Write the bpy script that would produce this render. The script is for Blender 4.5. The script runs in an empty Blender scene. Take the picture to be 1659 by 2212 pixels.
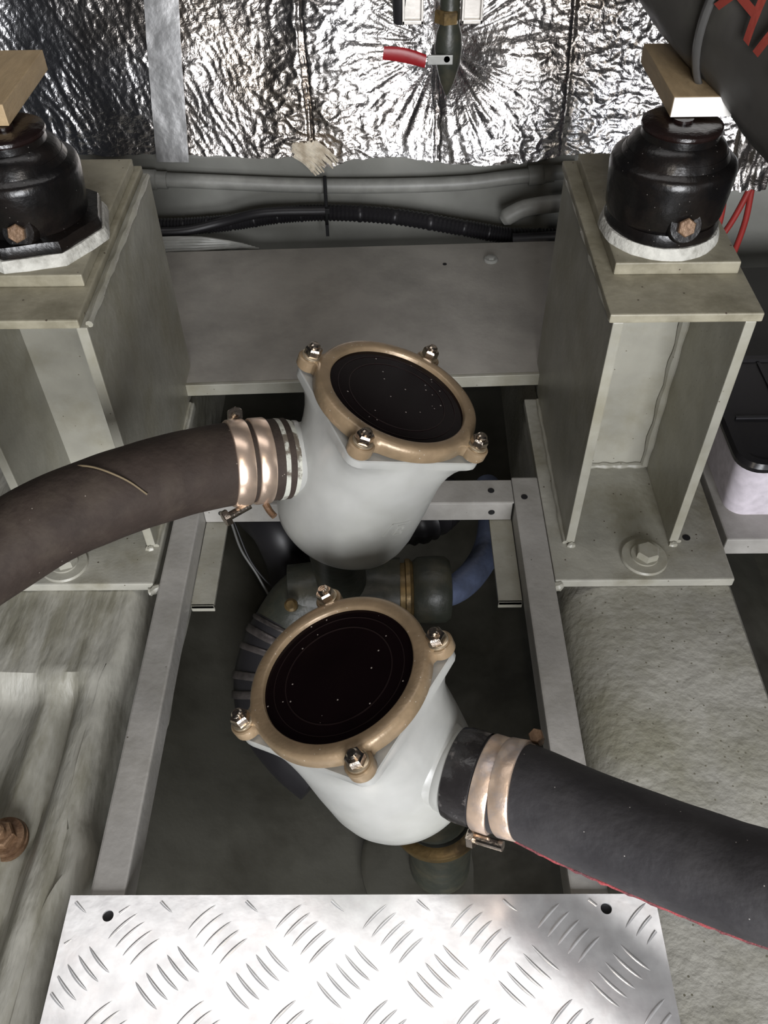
import bpy, bmesh, math, random
from math import sin, cos, pi, radians, atan2, hypot, sqrt, exp
from mathutils import Vector, Matrix, noise

random.seed(7)
scene = bpy.context.scene
col = scene.collection

# ------------------------------------------------------------------ camera
IMG_W, IMG_H, FPX = 1659.0, 2212.0, 1870.0
cd = bpy.data.cameras.new('camera')
cam = bpy.data.objects.new('camera', cd)
col.objects.link(cam)
cam.matrix_world = (Matrix.Translation((0, 0, 0.75)) @ Matrix.Rotation(radians(0.7), 4, 'Z')
                    @ Matrix.Rotation(radians(43), 4, 'X') @ Matrix.Rotation(radians(-1.0), 4, 'Z'))
cd.sensor_fit = 'VERTICAL'
cd.sensor_height = 24.0
cd.lens = 24.0 * FPX / IMG_H
cd.clip_start = 0.01
scene.camera = cam

# ------------------------------------------------------------------ world, lights, exposure
world = bpy.data.worlds.new('world')
scene.world = world
world.use_nodes = True
bgn = world.node_tree.nodes['Background']
bgn.inputs[0].default_value = (0.80, 0.86, 1.0, 1)
bgn.inputs[1].default_value = 0.015
scene.view_settings.view_transform = 'Standard'
scene.view_settings.look = 'None'
scene.view_settings.exposure = 0.0
scene.view_settings.gamma = 1.0
scene.view_settings.use_curve_mapping = False


def area(name, loc, target, size, power, color, sy=None):
    l = bpy.data.lights.new(name, 'AREA')
    l.shape = 'RECTANGLE'
    l.size = size
    l.size_y = sy or size
    l.energy = power
    l.color = color
    o = bpy.data.objects.new(name, l)
    col.objects.link(o)
    o.location = loc
    o.rotation_euler = (Vector(target) - Vector(loc)).to_track_quat('-Z', 'Y').to_euler()
    return o


area('daylight_behind', (0.36, -2.1, 0.78), (0.05, 0.7, 0.20), 1.05, 118.0, (0.96, 0.97, 1.0), 1.5)
area('hatch_light', (0.0, 0.78, 2.3), (0.0, 0.78, 0.0), 2.4, 9.5, (1.0, 0.97, 0.96), 0.6)
fl = bpy.data.lights.new('camera_flash', 'POINT')
fl.energy = 2.2
fl.shadow_soft_size = 0.012
fl.color = (1.0, 0.88, 0.74)
flo = bpy.data.objects.new('camera_flash', fl)
flo.location = (0.035, -0.01, 0.79)
col.objects.link(flo)


# ------------------------------------------------------------------ materials
def setp(b, **kw):
    names = dict(color='Base Color', rough='Roughness', metal='Metallic', spec='Specular IOR Level',
                 coat='Coat Weight', coat_rough='Coat Roughness', trans='Transmission Weight', ior='IOR')
    for k, v in kw.items():
        inp = b.inputs[names[k]]
        inp.default_value = (*v, 1) if k == 'color' else v


def mat(name, color, rough=0.5, metal=0.0, dirt=None, dirt_amt=0.5, dirt_scale=12, dirt_lo=0.45, dirt_hi=0.65,
        speck=None, speck_scale=400, speck_size=0.1, bump=0.1, bump_scale=150, coat=0.0, spec=0.5, stretch=(1, 1, 1),
        bump2=0.0, bump2_scale=30):
    m = bpy.data.materials.new(name)
    m.use_nodes = True
    nt = m.node_tree
    n, l = nt.nodes, nt.links
    b = n['Principled BSDF']
    setp(b, color=color, rough=rough, metal=metal, coat=coat, spec=spec)
    tc = n.new('ShaderNodeTexCoord')
    mp = n.new('ShaderNodeMapping')
    mp.inputs['Scale'].default_value = stretch
    l.new(tc.outputs['Object'], mp.inputs['Vector'])
    last = None
    rgb = n.new('ShaderNodeRGB')
    rgb.outputs[0].default_value = (*color, 1)
    last = rgb.outputs[0]
    # gentle tone variation
    nv = n.new('ShaderNodeTexNoise')
    nv.inputs['Scale'].default_value = dirt_scale * 2.3
    nv.inputs['Detail'].default_value = 5
    l.new(mp.outputs[0], nv.inputs['Vector'])
    hs = n.new('ShaderNodeHueSaturation')
    mr = n.new('ShaderNodeMapRange')
    mr.inputs['From Min'].default_value = 0.3
    mr.inputs['From Max'].default_value = 0.7
    mr.inputs['To Min'].default_value = 0.86
    mr.inputs['To Max'].default_value = 1.12
    l.new(nv.outputs['Fac'], mr.inputs['Value'])
    l.new(mr.outputs[0], hs.inputs['Value'])
    l.new(last, hs.inputs['Color'])
    last = hs.outputs[0]
    if dirt:
        nd = n.new('ShaderNodeTexNoise')
        nd.inputs['Scale'].default_value = dirt_scale
        nd.inputs['Detail'].default_value = 6
        nd.inputs['Roughness'].default_value = 0.65
        l.new(mp.outputs[0], nd.inputs['Vector'])
        r = n.new('ShaderNodeMapRange')
        r.inputs['From Min'].default_value = dirt_lo
        r.inputs['From Max'].default_value = dirt_hi
        r.inputs['To Max'].default_value = dirt_amt
        l.new(nd.outputs['Fac'], r.inputs['Value'])
        mx = n.new('ShaderNodeMixRGB')
        mx.inputs['Color2'].default_value = (*dirt, 1)
        l.new(r.outputs[0], mx.inputs['Fac'])
        l.new(last, mx.inputs['Color1'])
        last = mx.outputs[0]
    if speck:
        vo = n.new('ShaderNodeTexVoronoi')
        vo.inputs['Scale'].default_value = speck_scale
        l.new(tc.outputs['Object'], vo.inputs['Vector'])
        lt = n.new('ShaderNodeMath')
        lt.operation = 'LESS_THAN'
        lt.inputs[1].default_value = speck_size
        l.new(vo.outputs['Distance'], lt.inputs[0])
        # only keep a share of the cells
        sep = n.new('ShaderNodeSeparateColor')
        l.new(vo.outputs['Color'], sep.inputs[0])
        gt = n.new('ShaderNodeMath')
        gt.operation = 'GREATER_THAN'
        gt.inputs[1].default_value = 0.72
        l.new(sep.outputs[0], gt.inputs[0])
        mu = n.new('ShaderNodeMath')
        mu.operation = 'MULTIPLY'
        l.new(lt.outputs[0], mu.inputs[0])
        l.new(gt.outputs[0], mu.inputs[1])
        mx = n.new('ShaderNodeMixRGB')
        mx.inputs['Color2'].default_value = (*speck, 1)
        l.new(mu.outputs[0], mx.inputs['Fac'])
        l.new(last, mx.inputs['Color1'])
        last = mx.outputs[0]
    l.new(last, b.inputs['Base Color'])
    if bump:
        nb = n.new('ShaderNodeTexNoise')
        nb.inputs['Scale'].default_value = bump_scale
        nb.inputs['Detail'].default_value = 4
        l.new(mp.outputs[0], nb.inputs['Vector'])
        bp = n.new('ShaderNodeBump')
        bp.inputs['Strength'].default_value = bump
        bp.inputs['Distance'].default_value = 0.002
        l.new(nb.outputs['Fac'], bp.inputs['Height'])
        l.new(bp.outputs[0], b.inputs['Normal'])
        if bump2:
            nc = n.new('ShaderNodeTexNoise')
            nc.inputs['Scale'].default_value = bump2_scale
            nc.inputs['Detail'].default_value = 3
            l.new(mp.outputs[0], nc.inputs['Vector'])
            bq = n.new('ShaderNodeBump')
            bq.inputs['Strength'].default_value = bump2
            bq.inputs['Distance'].default_value = 0.01
            l.new(nc.outputs['Fac'], bq.inputs['Height'])
            l.new(bq.outputs[0], bp.inputs['Normal'])
    return m


M = {}
M['steel_paint'] = mat('bracket_grey_paint', (0.335, 0.325, 0.275), 0.40, dirt=(0.20, 0.18, 0.11), dirt_amt=0.55,
                       dirt_scale=9, speck=(0.12, 0.10, 0.07), speck_scale=120, speck_size=0.09, bump=0.25, bump_scale=90)
M['steel_grimy'] = mat('bracket_grimy_paint', (0.31, 0.285, 0.21), 0.5, dirt=(0.13, 0.115, 0.07), dirt_amt=0.7,
                       dirt_scale=14, speck=(0.08, 0.06, 0.04), speck_scale=110, speck_size=0.11, bump=0.3, bump_scale=90)
M['steel_grimy2'] = mat('bracket_base_paint', (0.37, 0.36, 0.31), 0.5, dirt=(0.17, 0.155, 0.10), dirt_amt=0.7,
                        dirt_scale=11, speck=(0.08, 0.06, 0.04), speck_scale=110, speck_size=0.11, bump=0.3, bump_scale=90)
M['frame_paint'] = mat('frame_grey_paint', (0.38, 0.365, 0.34), 0.45, dirt=(0.16, 0.15, 0.12), dirt_amt=0.4, dirt_scale=10,
                       speck=(0.10, 0.09, 0.07), speck_scale=90, speck_size=0.08, bump=0.15, bump_scale=160)
M['shelf_paint'] = mat('shelf_grey_paint', (0.34, 0.32, 0.285), 0.36, dirt=(0.13, 0.125, 0.11), dirt_amt=0.5, dirt_scale=6,
                       bump=0.12, bump_scale=120)
M['hull_paint'] = mat('hull_grey_paint', (0.27, 0.27, 0.245), 0.5, dirt=(0.24, 0.24, 0.21), dirt_amt=0.5, dirt_scale=7,
                      bump=0.25, bump_scale=60)
M['fibreglass'] = mat('painted_fibreglass', (0.39, 0.38, 0.33), 0.5, dirt=(0.19, 0.18, 0.13), dirt_amt=0.8, dirt_scale=9,
                      dirt_lo=0.44, dirt_hi=0.60, bump=0.7, bump_scale=60, stretch=(2.6, 0.6, 1), bump2=0.45, bump2_scale=20)
M['fibreglass_smooth'] = mat('painted_bearer', (0.40, 0.39, 0.345), 0.5, dirt=(0.19, 0.18, 0.115), dirt_amt=0.7, dirt_scale=7,
                             speck=(0.16, 0.15, 0.11), speck_scale=150, speck_size=0.16,
                             dirt_lo=0.45, dirt_hi=0.66, bump=0.7, bump_scale=110, bump2=0.2, bump2_scale=14)
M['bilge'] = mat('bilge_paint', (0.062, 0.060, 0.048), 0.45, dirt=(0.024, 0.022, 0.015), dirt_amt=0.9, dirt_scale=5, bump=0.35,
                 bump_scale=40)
M['strainer'] = mat('strainer_enamel', (0.365, 0.365, 0.345), 0.30, dirt=(0.29, 0.29, 0.245), dirt_amt=0.35, dirt_scale=8,
                    bump=0.05, bump_scale=60, bump2=0.05, bump2_scale=40)
M['ring'] = mat('lid_ring_bronze_paint', (0.30, 0.215, 0.130), 0.36, metal=0.25, dirt=(0.20, 0.15, 0.09), dirt_amt=0.45,
                dirt_scale=30, speck=(0.55, 0.50, 0.42), speck_scale=260, speck_size=0.12, bump=0.15, bump_scale=220)
M['bolt'] = mat('bolt_stainless', (0.56, 0.49, 0.42), 0.22, metal=1.0, dirt=(0.30, 0.22, 0.14), dirt_amt=0.5, dirt_scale=90,
                bump=0.2, bump_scale=300)
M['washer'] = mat('washer_brass', (0.60, 0.50, 0.36), 0.3, metal=0.8, dirt=(0.30, 0.23, 0.13), dirt_amt=0.5, dirt_scale=80, bump=0.1)
M['glass'] = mat('dark_strainer_glass', (0.006, 0.003, 0.0035), 0.14, speck=(0.36, 0.32, 0.29), speck_scale=160, speck_size=0.11,
                 bump=0, spec=0.15)
M['glass_basket'] = mat('basket_rim_behind_glass', (0.014, 0.008, 0.008), 0.3, bump=0, spec=0.3)
M['rubber'] = mat('brown_black_rubber', (0.034, 0.024, 0.019), 0.75, spec=0.25, dirt=(0.062, 0.048, 0.036), dirt_amt=0.6, dirt_scale=22,
                  speck=(0.30, 0.26, 0.22), speck_scale=130, speck_size=0.055, bump=0.3, bump_scale=190, bump2=0.12, bump2_scale=45)
M['rubber_blue'] = mat('charcoal_rubber', (0.028, 0.026, 0.028), 0.62, spec=0.35, dirt=(0.052, 0.049, 0.050), dirt_amt=0.6, dirt_scale=20,
                       speck=(0.32, 0.30, 0.28), speck_scale=120, speck_size=0.055, bump=0.25, bump_scale=170, bump2=0.12, bump2_scale=40)
M['hose_seam'] = mat('yellow_hose_seam', (0.19, 0.145, 0.085), 0.6)
M['red_thread'] = mat('red_reinforcing_cord', (0.34, 0.055, 0.06), 0.75, dirt=(0.10, 0.04, 0.045), dirt_amt=0.9, dirt_scale=55,
                      dirt_lo=0.4, dirt_hi=0.6, bump=0.6, bump_scale=500)
M['clamp'] = mat('clamp_steel', (0.78, 0.60, 0.47), 0.30, metal=0.8, dirt=(0.50, 0.40, 0.32), dirt_amt=0.4, dirt_scale=18, bump=0.08,
                 bump_scale=100)
M['clamp_dirty'] = mat('clamp_paint_splashed', (0.66, 0.50, 0.38), 0.36, metal=0.6, dirt=(0.46, 0.42, 0.42), dirt_amt=0.8,
                       dirt_scale=34, bump=0.3, bump_scale=100)
M['sealant'] = mat('sealant_smears', (0.46, 0.46, 0.40), 0.5, dirt=(0.09, 0.07, 0.05), dirt_amt=0.95, dirt_scale=45, bump=0.7,
                   dirt_lo=0.48, dirt_hi=0.56, bump_scale=80)
M['rubber_sealed'] = mat('rubber_with_sealant', (0.02, 0.018, 0.018), 0.25, dirt=(0.20, 0.18, 0.17), dirt_amt=0.8, dirt_scale=42,
                         dirt_lo=0.56, dirt_hi=0.66, bump=0.8, bump_scale=60)
M['mount_black'] = mat('engine_mount_black', (0.0045, 0.004, 0.004), 0.28, dirt=(0.014, 0.010, 0.008), dirt_amt=0.6, dirt_scale=25,
                       speck=(0.12, 0.11, 0.10), speck_scale=220, speck_size=0.10, bump=0.25, bump_scale=130, spec=0.45)
M['mount_rust'] = mat('mount_oily_brown', (0.012, 0.006, 0.005), 0.22, dirt=(0.015, 0.01, 0.01), dirt_amt=0.6, dirt_scale=30, bump=0.3)
M['overspray'] = mat('white_overspray', (0.52, 0.51, 0.46), 0.7, dirt=(0.16, 0.15, 0.12), dirt_amt=0.6, dirt_scale=45, bump=0.9,
                     dirt_lo=0.5, dirt_hi=0.7, bump_scale=140)
M['lit_end'] = mat('lit_end_white', (0.86, 0.84, 0.80), 0.5, bump=0.1)  # strong front light on the wood end, put in as white colour
M['wood'] = mat('pale_wood', (0.46, 0.335, 0.19), 0.6, dirt=(0.36, 0.25, 0.13), dirt_amt=0.5, dirt_scale=14, bump=0.2, stretch=(4, 1, 4))
M['bag'] = mat('dark_sleeve_plastic', (0.040, 0.037, 0.033), 0.5, dirt=(0.052, 0.050, 0.040), dirt_amt=0.5, dirt_scale=9, bump=0.2,
               bump_scale=60, bump2=0.5, bump2_scale=9)
M['bag_hem'] = mat('sleeve_hem', (0.075, 0.073, 0.070), 0.4, bump=0.1)
M['red_print'] = mat('red_print', (0.20, 0.032, 0.022), 0.5)
M['pipe_grey'] = mat('grey_conduit', (0.31, 0.31, 0.285), 0.45, dirt=(0.21, 0.21, 0.19), dirt_amt=0.4, dirt_scale=20, bump=0.1)
M['black_plastic'] = mat('black_corrugated', (0.016, 0.015, 0.017), 0.42, bump=0)
M['black'] = mat('black_void', (0.006, 0.006, 0.007), 0.6, bump=0)
M['oily_bronze'] = mat('oily_green_bronze', (0.030, 0.033, 0.025), 0.42, dirt=(0.075, 0.066, 0.042), dirt_amt=0.5, dirt_scale=26,
                       bump=0.6, bump_scale=60)
M['brass'] = mat('dull_brass', (0.20, 0.135, 0.055), 0.38, metal=0.5, dirt=(0.05, 0.035, 0.02), dirt_amt=0.8, dirt_scale=35, bump=0.2)
M['blue_hose'] = mat('blue_grey_hose', (0.105, 0.13, 0.21), 0.4, dirt=(0.06, 0.07, 0.10), dirt_amt=0.6, dirt_scale=30, bump=0.3)
M['rust'] = mat('rusty_bolt', (0.19, 0.115, 0.065), 0.5, metal=0.35, dirt=(0.08, 0.04, 0.02), dirt_amt=0.8, dirt_scale=60, bump=0.5,
                bump_scale=200)
M['tub_white'] = mat('white_tub', (0.62, 0.57, 0.62), 0.45, dirt=(0.20, 0.19, 0.18), dirt_amt=0.8, dirt_scale=38, dirt_lo=0.64,
                     dirt_hi=0.70, bump=0.05)
M['tub_lid'] = mat('black_tub_lid', (0.014, 0.013, 0.014), 0.25, bump=0.05)
M['red_wire'] = mat('red_cable', (0.25, 0.022, 0.018), 0.5, bump=0)
M['lever_red'] = mat('red_lever_sleeve', (0.27, 0.010, 0.014), 0.4, dirt=(0.26, 0.015, 0.015), dirt_amt=0.5, bump=0.1)
M['lever_steel'] = mat('lever_steel', (0.34, 0.34, 0.32), 0.5, metal=0.4, bump=0.1)
M['old_clamp'] = mat('dull_clamp_steel', (0.12, 0.105, 0.10), 0.35, metal=0.6, dirt=(0.03, 0.028, 0.026), dirt_amt=0.8, dirt_scale=40, bump=0.2)
M['shaded_shelf'] = mat('shelf_shade_colour', (0.030, 0.029, 0.025), 0.6, bump=0.1)  # shelf colour darkened to stand for shade
M['wire_grey'] = mat('dark_wire_sheath', (0.085, 0.085, 0.08), 0.5, bump=0)
M['zinc'] = mat('zinc_tag', (0.55, 0.52, 0.48), 0.4, metal=0.6, bump=0.1)
M['tuft'] = mat('yellowish_fibre', (0.80, 0.72, 0.58), 0.55, dirt=(0.36, 0.27, 0.17), dirt_amt=0.6, dirt_scale=60, bump=0.8,
                bump_scale=120)


def foil_material():
    m = bpy.data.materials.new('crinkled_foil')
    m.use_nodes = True
    nt = m.node_tree
    n, l = nt.nodes, nt.links
    b = n['Principled BSDF']
    setp(b, color=(0.80, 0.79, 0.79), rough=0.24, metal=1.0)
    tc = n.new('ShaderNodeTexCoord')
    nv = n.new('ShaderNodeTexNoise')
    nv.inputs['Scale'].default_value = 5
    nv.inputs['Detail'].default_value = 6
    l.new(tc.outputs['Object'], nv.inputs['Vector'])
    cr = n.new('ShaderNodeValToRGB')
    cr.color_ramp.elements[0].position = 0.35
    cr.color_ramp.elements[0].color = (0.50, 0.44, 0.38, 1)
    cr.color_ramp.elements[1].position = 0.65
    cr.color_ramp.elements[1].color = (0.78, 0.78, 0.80, 1)
    l.new(nv.outputs['Fac'], cr.inputs['Fac'])
    l.new(cr.outputs[0], b.inputs['Base Color'])
    # fine crinkles
    vo = n.new('ShaderNodeTexVoronoi')
    vo.feature = 'DISTANCE_TO_EDGE'
    vo.inputs['Scale'].default_value = 95
    nz = n.new('ShaderNodeTexNoise')
    nz.inputs['Scale'].default_value = 35
    l.new(tc.outputs['Object'], nz.inputs['Vector'])
    mx = n.new('ShaderNodeMixRGB')
    mx.inputs['Fac'].default_value = 0.12
    l.new(tc.outputs['Object'], mx.inputs['Color1'])
    l.new(nz.outputs['Color'], mx.inputs['Color2'])
    l.new(mx.outputs[0], vo.inputs['Vector'])
    bp = n.new('ShaderNodeBump')
    bp.inputs['Strength'].default_value = 0.30
    bp.inputs['Distance'].default_value = 0.0012
    l.new(vo.outputs['Distance'], bp.inputs['Height'])
    n2 = n.new('ShaderNodeTexNoise')
    n2.inputs['Scale'].default_value = 170
    n2.inputs['Detail'].default_value = 6
    l.new(tc.outputs['Object'], n2.inputs['Vector'])
    b2 = n.new('ShaderNodeBump')
    b2.inputs['Strength'].default_value = 0.40
    b2.inputs['Distance'].default_value = 0.0018
    l.new(n2.outputs['Fac'], b2.inputs['Height'])
    l.new(bp.outputs[0], b2.inputs['Normal'])
    l.new(b2.outputs[0], b.inputs['Normal'])
    return m


M['foil'] = foil_material()
M['tape'] = mat('foil_tape', (0.50, 0.50, 0.50), 0.42, metal=0.85, dirt=(0.36, 0.35, 0.34), dirt_amt=0.4, dirt_scale=14, bump=0.5,
                bump_scale=45, bump2=0.2, bump2_scale=20)


def aluminium():
    m = mat('bright_tread_aluminium', (0.95, 0.945, 0.945), 0.26, metal=0.62, dirt=(0.90, 0.83, 0.80), dirt_amt=0.35, dirt_scale=30,
            dirt_lo=0.5, dirt_hi=0.7, bump=0.04, bump_scale=200)
    return m


M['alu'] = aluminium()

# ------------------------------------------------------------------ geometry helpers
ORIGIN = {}


class MB:
    """collects vertices (world coordinates) and faces, then links them as one mesh object"""

    def __init__(s):
        s.v, s.f = [], []

    def add(s, vs, fs):
        o = len(s.v)
        s.v += [Vector(v) for v in vs]
        s.f += [tuple(i + o for i in f) for f in fs]
        return s

    def box(s, x0, x1, y0, y1, z0, z1, mtx=None):
        vs = [Vector((x, y, z)) for z in (z0, z1) for y in (y0, y1) for x in (x0, x1)]
        if mtx:
            vs = [mtx @ v for v in vs]
        return s.add(vs, [(0, 2, 3, 1), (4, 5, 7, 6), (0, 1, 5, 4), (2, 6, 7, 3), (0, 4, 6, 2), (1, 3, 7, 5)])

    def loft(s, rings, close=True, cap0=True, cap1=True):
        o = len(s.v)
        k = len(rings[0])
        for r in rings:
            s.v += [Vector(p) for p in r]
        for i in range(len(rings) - 1):
            for j in range(k if close else k - 1):
                a, b = o + i * k + j, o + i * k + (j + 1) % k
                s.f.append((a, b, b + k, a + k))
        if cap0:
            s.f.append(tuple(o + j for j in reversed(range(k))))
        if cap1:
            s.f.append(tuple(o + (len(rings) - 1) * k + j for j in range(k)))
        return s

    def lathe(s, prof, mtx, k=48, cap0=True, cap1=True):
        rings = [[mtx @ Vector((r * cos(2 * pi * j / k), r * sin(2 * pi * j / k), h)) for j in range(k)] for r, h in prof]
        return s.loft(rings, True, cap0, cap1)

    def tube(s, pts, rad, k=24, sub=6, cap=True, wob=0.0):
        P = spline(pts, sub)
        R = rad if callable(rad) else (lambda t: rad)
        n = len(P)
        rings = []
        up = None
        for i, p in enumerate(P):
            t = (P[min(i + 1, n - 1)] - P[max(i - 1, 0)]).normalized()
            if up is None:
                up = Vector((0, 0, 1)) if abs(t.z) < 0.9 else Vector((0, 1, 0))
            a = (up - t * up.dot(t)).normalized()
            up = a
            b = t.cross(a)
            r = R(i / (n - 1))
            ring = []
            for j in range(k):
                an = 2 * pi * j / k
                rr = r
                if wob:
                    rr = r * (1 + wob * noise.noise(Vector((p.x * 40 + cos(an), p.y * 40 + sin(an), p.z * 40))))
                ring.append(p + (a * cos(an) + b * sin(an)) * rr)
            rings.append(ring)
        return s.loft(rings, True, cap, cap)

    def build(s, name, m, parent=None, bevel=0, smooth=False, seg=2, auto=None):
        root = parent
        while root is not None and root.parent is not None:
            root = root.parent
        off = ORIGIN.get(root.name, Vector((0, 0, 0))) if root is not None else None
        if root is None:
            # origin at the bottom centre of the shape
            xs = [v.x for v in s.v]
            ys = [v.y for v in s.v]
            zs = [v.z for v in s.v]
            off = Vector(((min(xs) + max(xs)) / 2, (min(ys) + max(ys)) / 2, min(zs)))
        me = bpy.data.meshes.new(name)
        me.from_pydata([v - off for v in s.v], [], s.f)
        bm = bmesh.new()
        bm.from_mesh(me)
        bmesh.ops.recalc_face_normals(bm, faces=bm.faces)
        if bevel:
            es = [e for e in bm.edges if len(e.link_faces) == 2 and e.calc_face_angle() > 0.6]
            bmesh.ops.bevel(bm, geom=es, offset=bevel, segments=seg, profile=0.6, affect='EDGES', clamp_overlap=True)
        if smooth:
            lim = auto if auto is not None else radians(38)
            for f in bm.faces:
                f.smooth = True
            for e in bm.edges:
                if len(e.link_faces) == 2 and e.calc_face_angle() > lim:
                    e.smooth = False
        bm.to_mesh(me)
        bm.free()
        me.materials.append(m)
        o = bpy.data.objects.new(name, me)
        col.objects.link(o)
        if parent is not None:
            o.parent = parent
        else:
            o.location = off
            ORIGIN[o.name] = off
        return o


def spline(pts, sub=6):
    P = [Vector(p) for p in pts]
    if len(P) < 3 or sub <= 1:
        return P
    out = []
    for i in range(len(P) - 1):
        p0 = P[max(i - 1, 0)]
        p1, p2 = P[i], P[i + 1]
        p3 = P[min(i + 2, len(P) - 1)]
        if i == 0:
            p0 = p1 * 2 - p2
        if i + 2 >= len(P):
            p3 = p2 * 2 - p1
        for q in range(sub):
            t = q / sub
            out.append(0.5 * ((2 * p1) + (p2 - p0) * t + (2 * p0 - 5 * p1 + 4 * p2 - p3) * t * t
                              + (3 * p1 - p0 - 3 * p2 + p3) * t ** 3))
    out.append(P[-1])
    return out


def tag(o, label=None, cat=None, group=None, kind=None):
    if label:
        o['label'] = label
    if cat:
        o['category'] = cat
    if group:
        o['group'] = group
    if kind:
        o['kind'] = kind
    return o


def thing(name, loc, label, cat, group=None):
    o = bpy.data.objects.new(name, None)
    col.objects.link(o)
    o.location = loc
    o.empty_display_size = 0.02
    ORIGIN[o.name] = Vector(loc)
    return tag(o, label, cat, group)


def frame(origin, zaxis, xhint=(1, 0, 0)):
    z = Vector(zaxis).normalized()
    x = Vector(xhint)
    x = (x - z * x.dot(z)).normalized()
    y = z.cross(x)
    m = Matrix((x, y, z)).transposed().to_4x4()
    m.translation = Vector(origin)
    return m


def hexprof(mb, mtx, r, h0, h1, ch=0.15):
    k = 6
    def ring(rr, h):
        return [mtx @ Vector((rr * cos(2 * pi * j / k), rr * sin(2 * pi * j / k), h)) for j in range(k)]
    c = (h1 - h0) * ch
    mb.loft([ring(r, h0), ring(r, h1 - c), ring(r * 0.88, h1)])


def smoothstep(a, b, x):
    t = max(0.0, min(1.0, (x - a) / (b - a)))
    return t * t * (3 - 2 * t)


def nz(x, y, z=0.0):
    return noise.noise(Vector((x, y, z)))


# ================================================================== THE HULL (structure)
# bilge bottom, gently veed
mb = MB()
NX, NY = 60, 60
vs, fs = [], []
for j in range(NY + 1):
    y = -0.15 + 1.75 * j / NY
    for i in range(NX + 1):
        x = -0.75 + 1.7 * i / NX
        z = -0.27 + 0.10 * (abs(x + 0.02) / 0.3) ** 1.6 + 0.006 * nz(x * 8, y * 8)
        z += 0.05 * smoothstep(0.75, 1.4, y)
        vs.append((x, y, min(z, -0.10)))
for j in range(NY):
    for i in range(NX):
        a = j * (NX + 1) + i
        fs.append((a, a + 1, a + NX + 2, a + NX + 1))
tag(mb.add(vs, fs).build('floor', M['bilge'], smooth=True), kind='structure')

# hull behind, painted, below and behind the foil blanket
mb = MB()
mb.loft([[(x, 1.352, -0.3), (x, 1.352, 0.13), (x, 1.372 + 0.30 * 0.65, 0.78), (x, 1.42 + 0.30 * 0.65, 0.78), (x, 1.40, 0.12), (x, 1.40, -0.3)] for x in (-1.0, 1.2)])
tag(mb.build('wall_back', M['hull_paint']), kind='structure')


def bearer_profile(xe, sgn, rx, rz, ztop, y, n=8):
    """rounded inner edge then down to the bilge; sgn=+1: solid to the right"""
    pts = []
    for i in range(n + 1):
        a = pi / 2 * i / n
        pts.append((xe + sgn * (rx - rx * sin(a)), ztop - rz + rz * cos(a)))
    pts.append((xe, ztop - 0.15))
    pts.append((xe, -0.29))
    return pts


# right hand engine bearer: flat top, soft inner edge, sharp outer edge
mb = MB()
rings = []
for j in range(61):
    y = -0.12 + 1.42 * j / 60
    xe = 0.187 + 0.003 * nz(y * 7, 3)
    prof = [(0.378, -0.29), (0.378, -0.05), (0.377, -0.017), (0.373, -0.012)]
    for i in range(1, 8):
        x = 0.373 - (0.373 - 0.235) * i / 8
        prof.append((x, -0.012 + 0.0008 * nz(x * 30, y * 30, 2)))
    prof += bearer_profile(xe, 1, 0.048, 0.060, -0.012, y)
    rings.append([(p[0], y, p[1]) for p in prof])
mb.loft(rings)
tag(mb.build('trim_1', M['fibreglass_smooth'], smooth=True),
    'long flat-topped grey engine bearer under the right bracket', kind='structure')

# left hand engine bearer: hand-laid, stepped and ridged
mb = MB()
rings = []
for j in range(141):
    y = -0.12 + 1.42 * j / 140
    xe = -0.273 + 0.003 * nz(y * 9, 7.0) - 0.012 * smoothstep(0.54, 0.47, y) + 0.016 * exp(-((y - 0.300) / 0.030) ** 2)
    low = smoothstep(0.490, 0.462, y)
    prof = [(-0.75, -0.29), (-0.75, -0.02)]
    for i in range(1, 111):
        x = -0.75 + (-0.298 + 0.75) * i / 110
        z = -0.012 - 0.026 * low
        drift = 0.020 * smoothstep(0.5, 0.15, y)
        z += low * (0.020 * exp(-((x + 0.307 + drift * 0.3) / 0.017) ** 4))
        z += low * (0.013 * exp(-((x + 0.352 + drift * 1.2) / 0.014) ** 2))
        z -= low * 0.007 * exp(-((x + 0.329 + drift * 0.8 + 0.003 * nz(y * 12, 6)) / 0.0045) ** 2)
        z += 0.0038 * nz(x * 26, y * 6, 1) * (0.4 + low) + 0.0016 * nz(x * 60, y * 18, 5)
        prof.append((x, z))
    zt = -0.012 - 0.006 * low + 0.002 * nz(y * 14, 4)
    for i in range(0, 9):
        a = pi / 2 * i / 8
        prof.append((xe - 0.018 + 0.018 * sin(a), zt - 0.034 + 0.034 * cos(a) + 0.0015 * nz(y * 60, i * 0.7, 9)))
    prof += [(xe, -0.15), (xe, -0.29)]
    rings.append([(p[0], y, p[1]) for p in prof])
mb.loft(rings)
tag(mb.build('trim_2', M['fibreglass'], smooth=True),
    'rough hand-laid grey engine bearer with ridges on the left', kind='structure')

# hull falling away outside the right bearer
mb = MB()
mb.add([(0.382, -0.12, -0.045), (0.75, -0.12, -0.30), (0.75, 1.3, -0.30), (0.382, 1.3, -0.045),
        (0.382, -0.12, -0.32), (0.382, 1.3, -0.32)],
       [(0, 1, 2, 3), (0, 4, 1), (3, 2, 5), (0, 3, 5, 4), (1, 4, 5, 2)])
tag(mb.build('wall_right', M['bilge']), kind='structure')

# ledge carrying the white tub
mb = MB()
mb.box(0.386, 0.80, 0.655, 0.90, -0.030, -0.004)
led = mb.build('trim_3', M['frame_paint'], bevel=0.002)
tag(led, 'grey ledge under the white tub', kind='structure')

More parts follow.
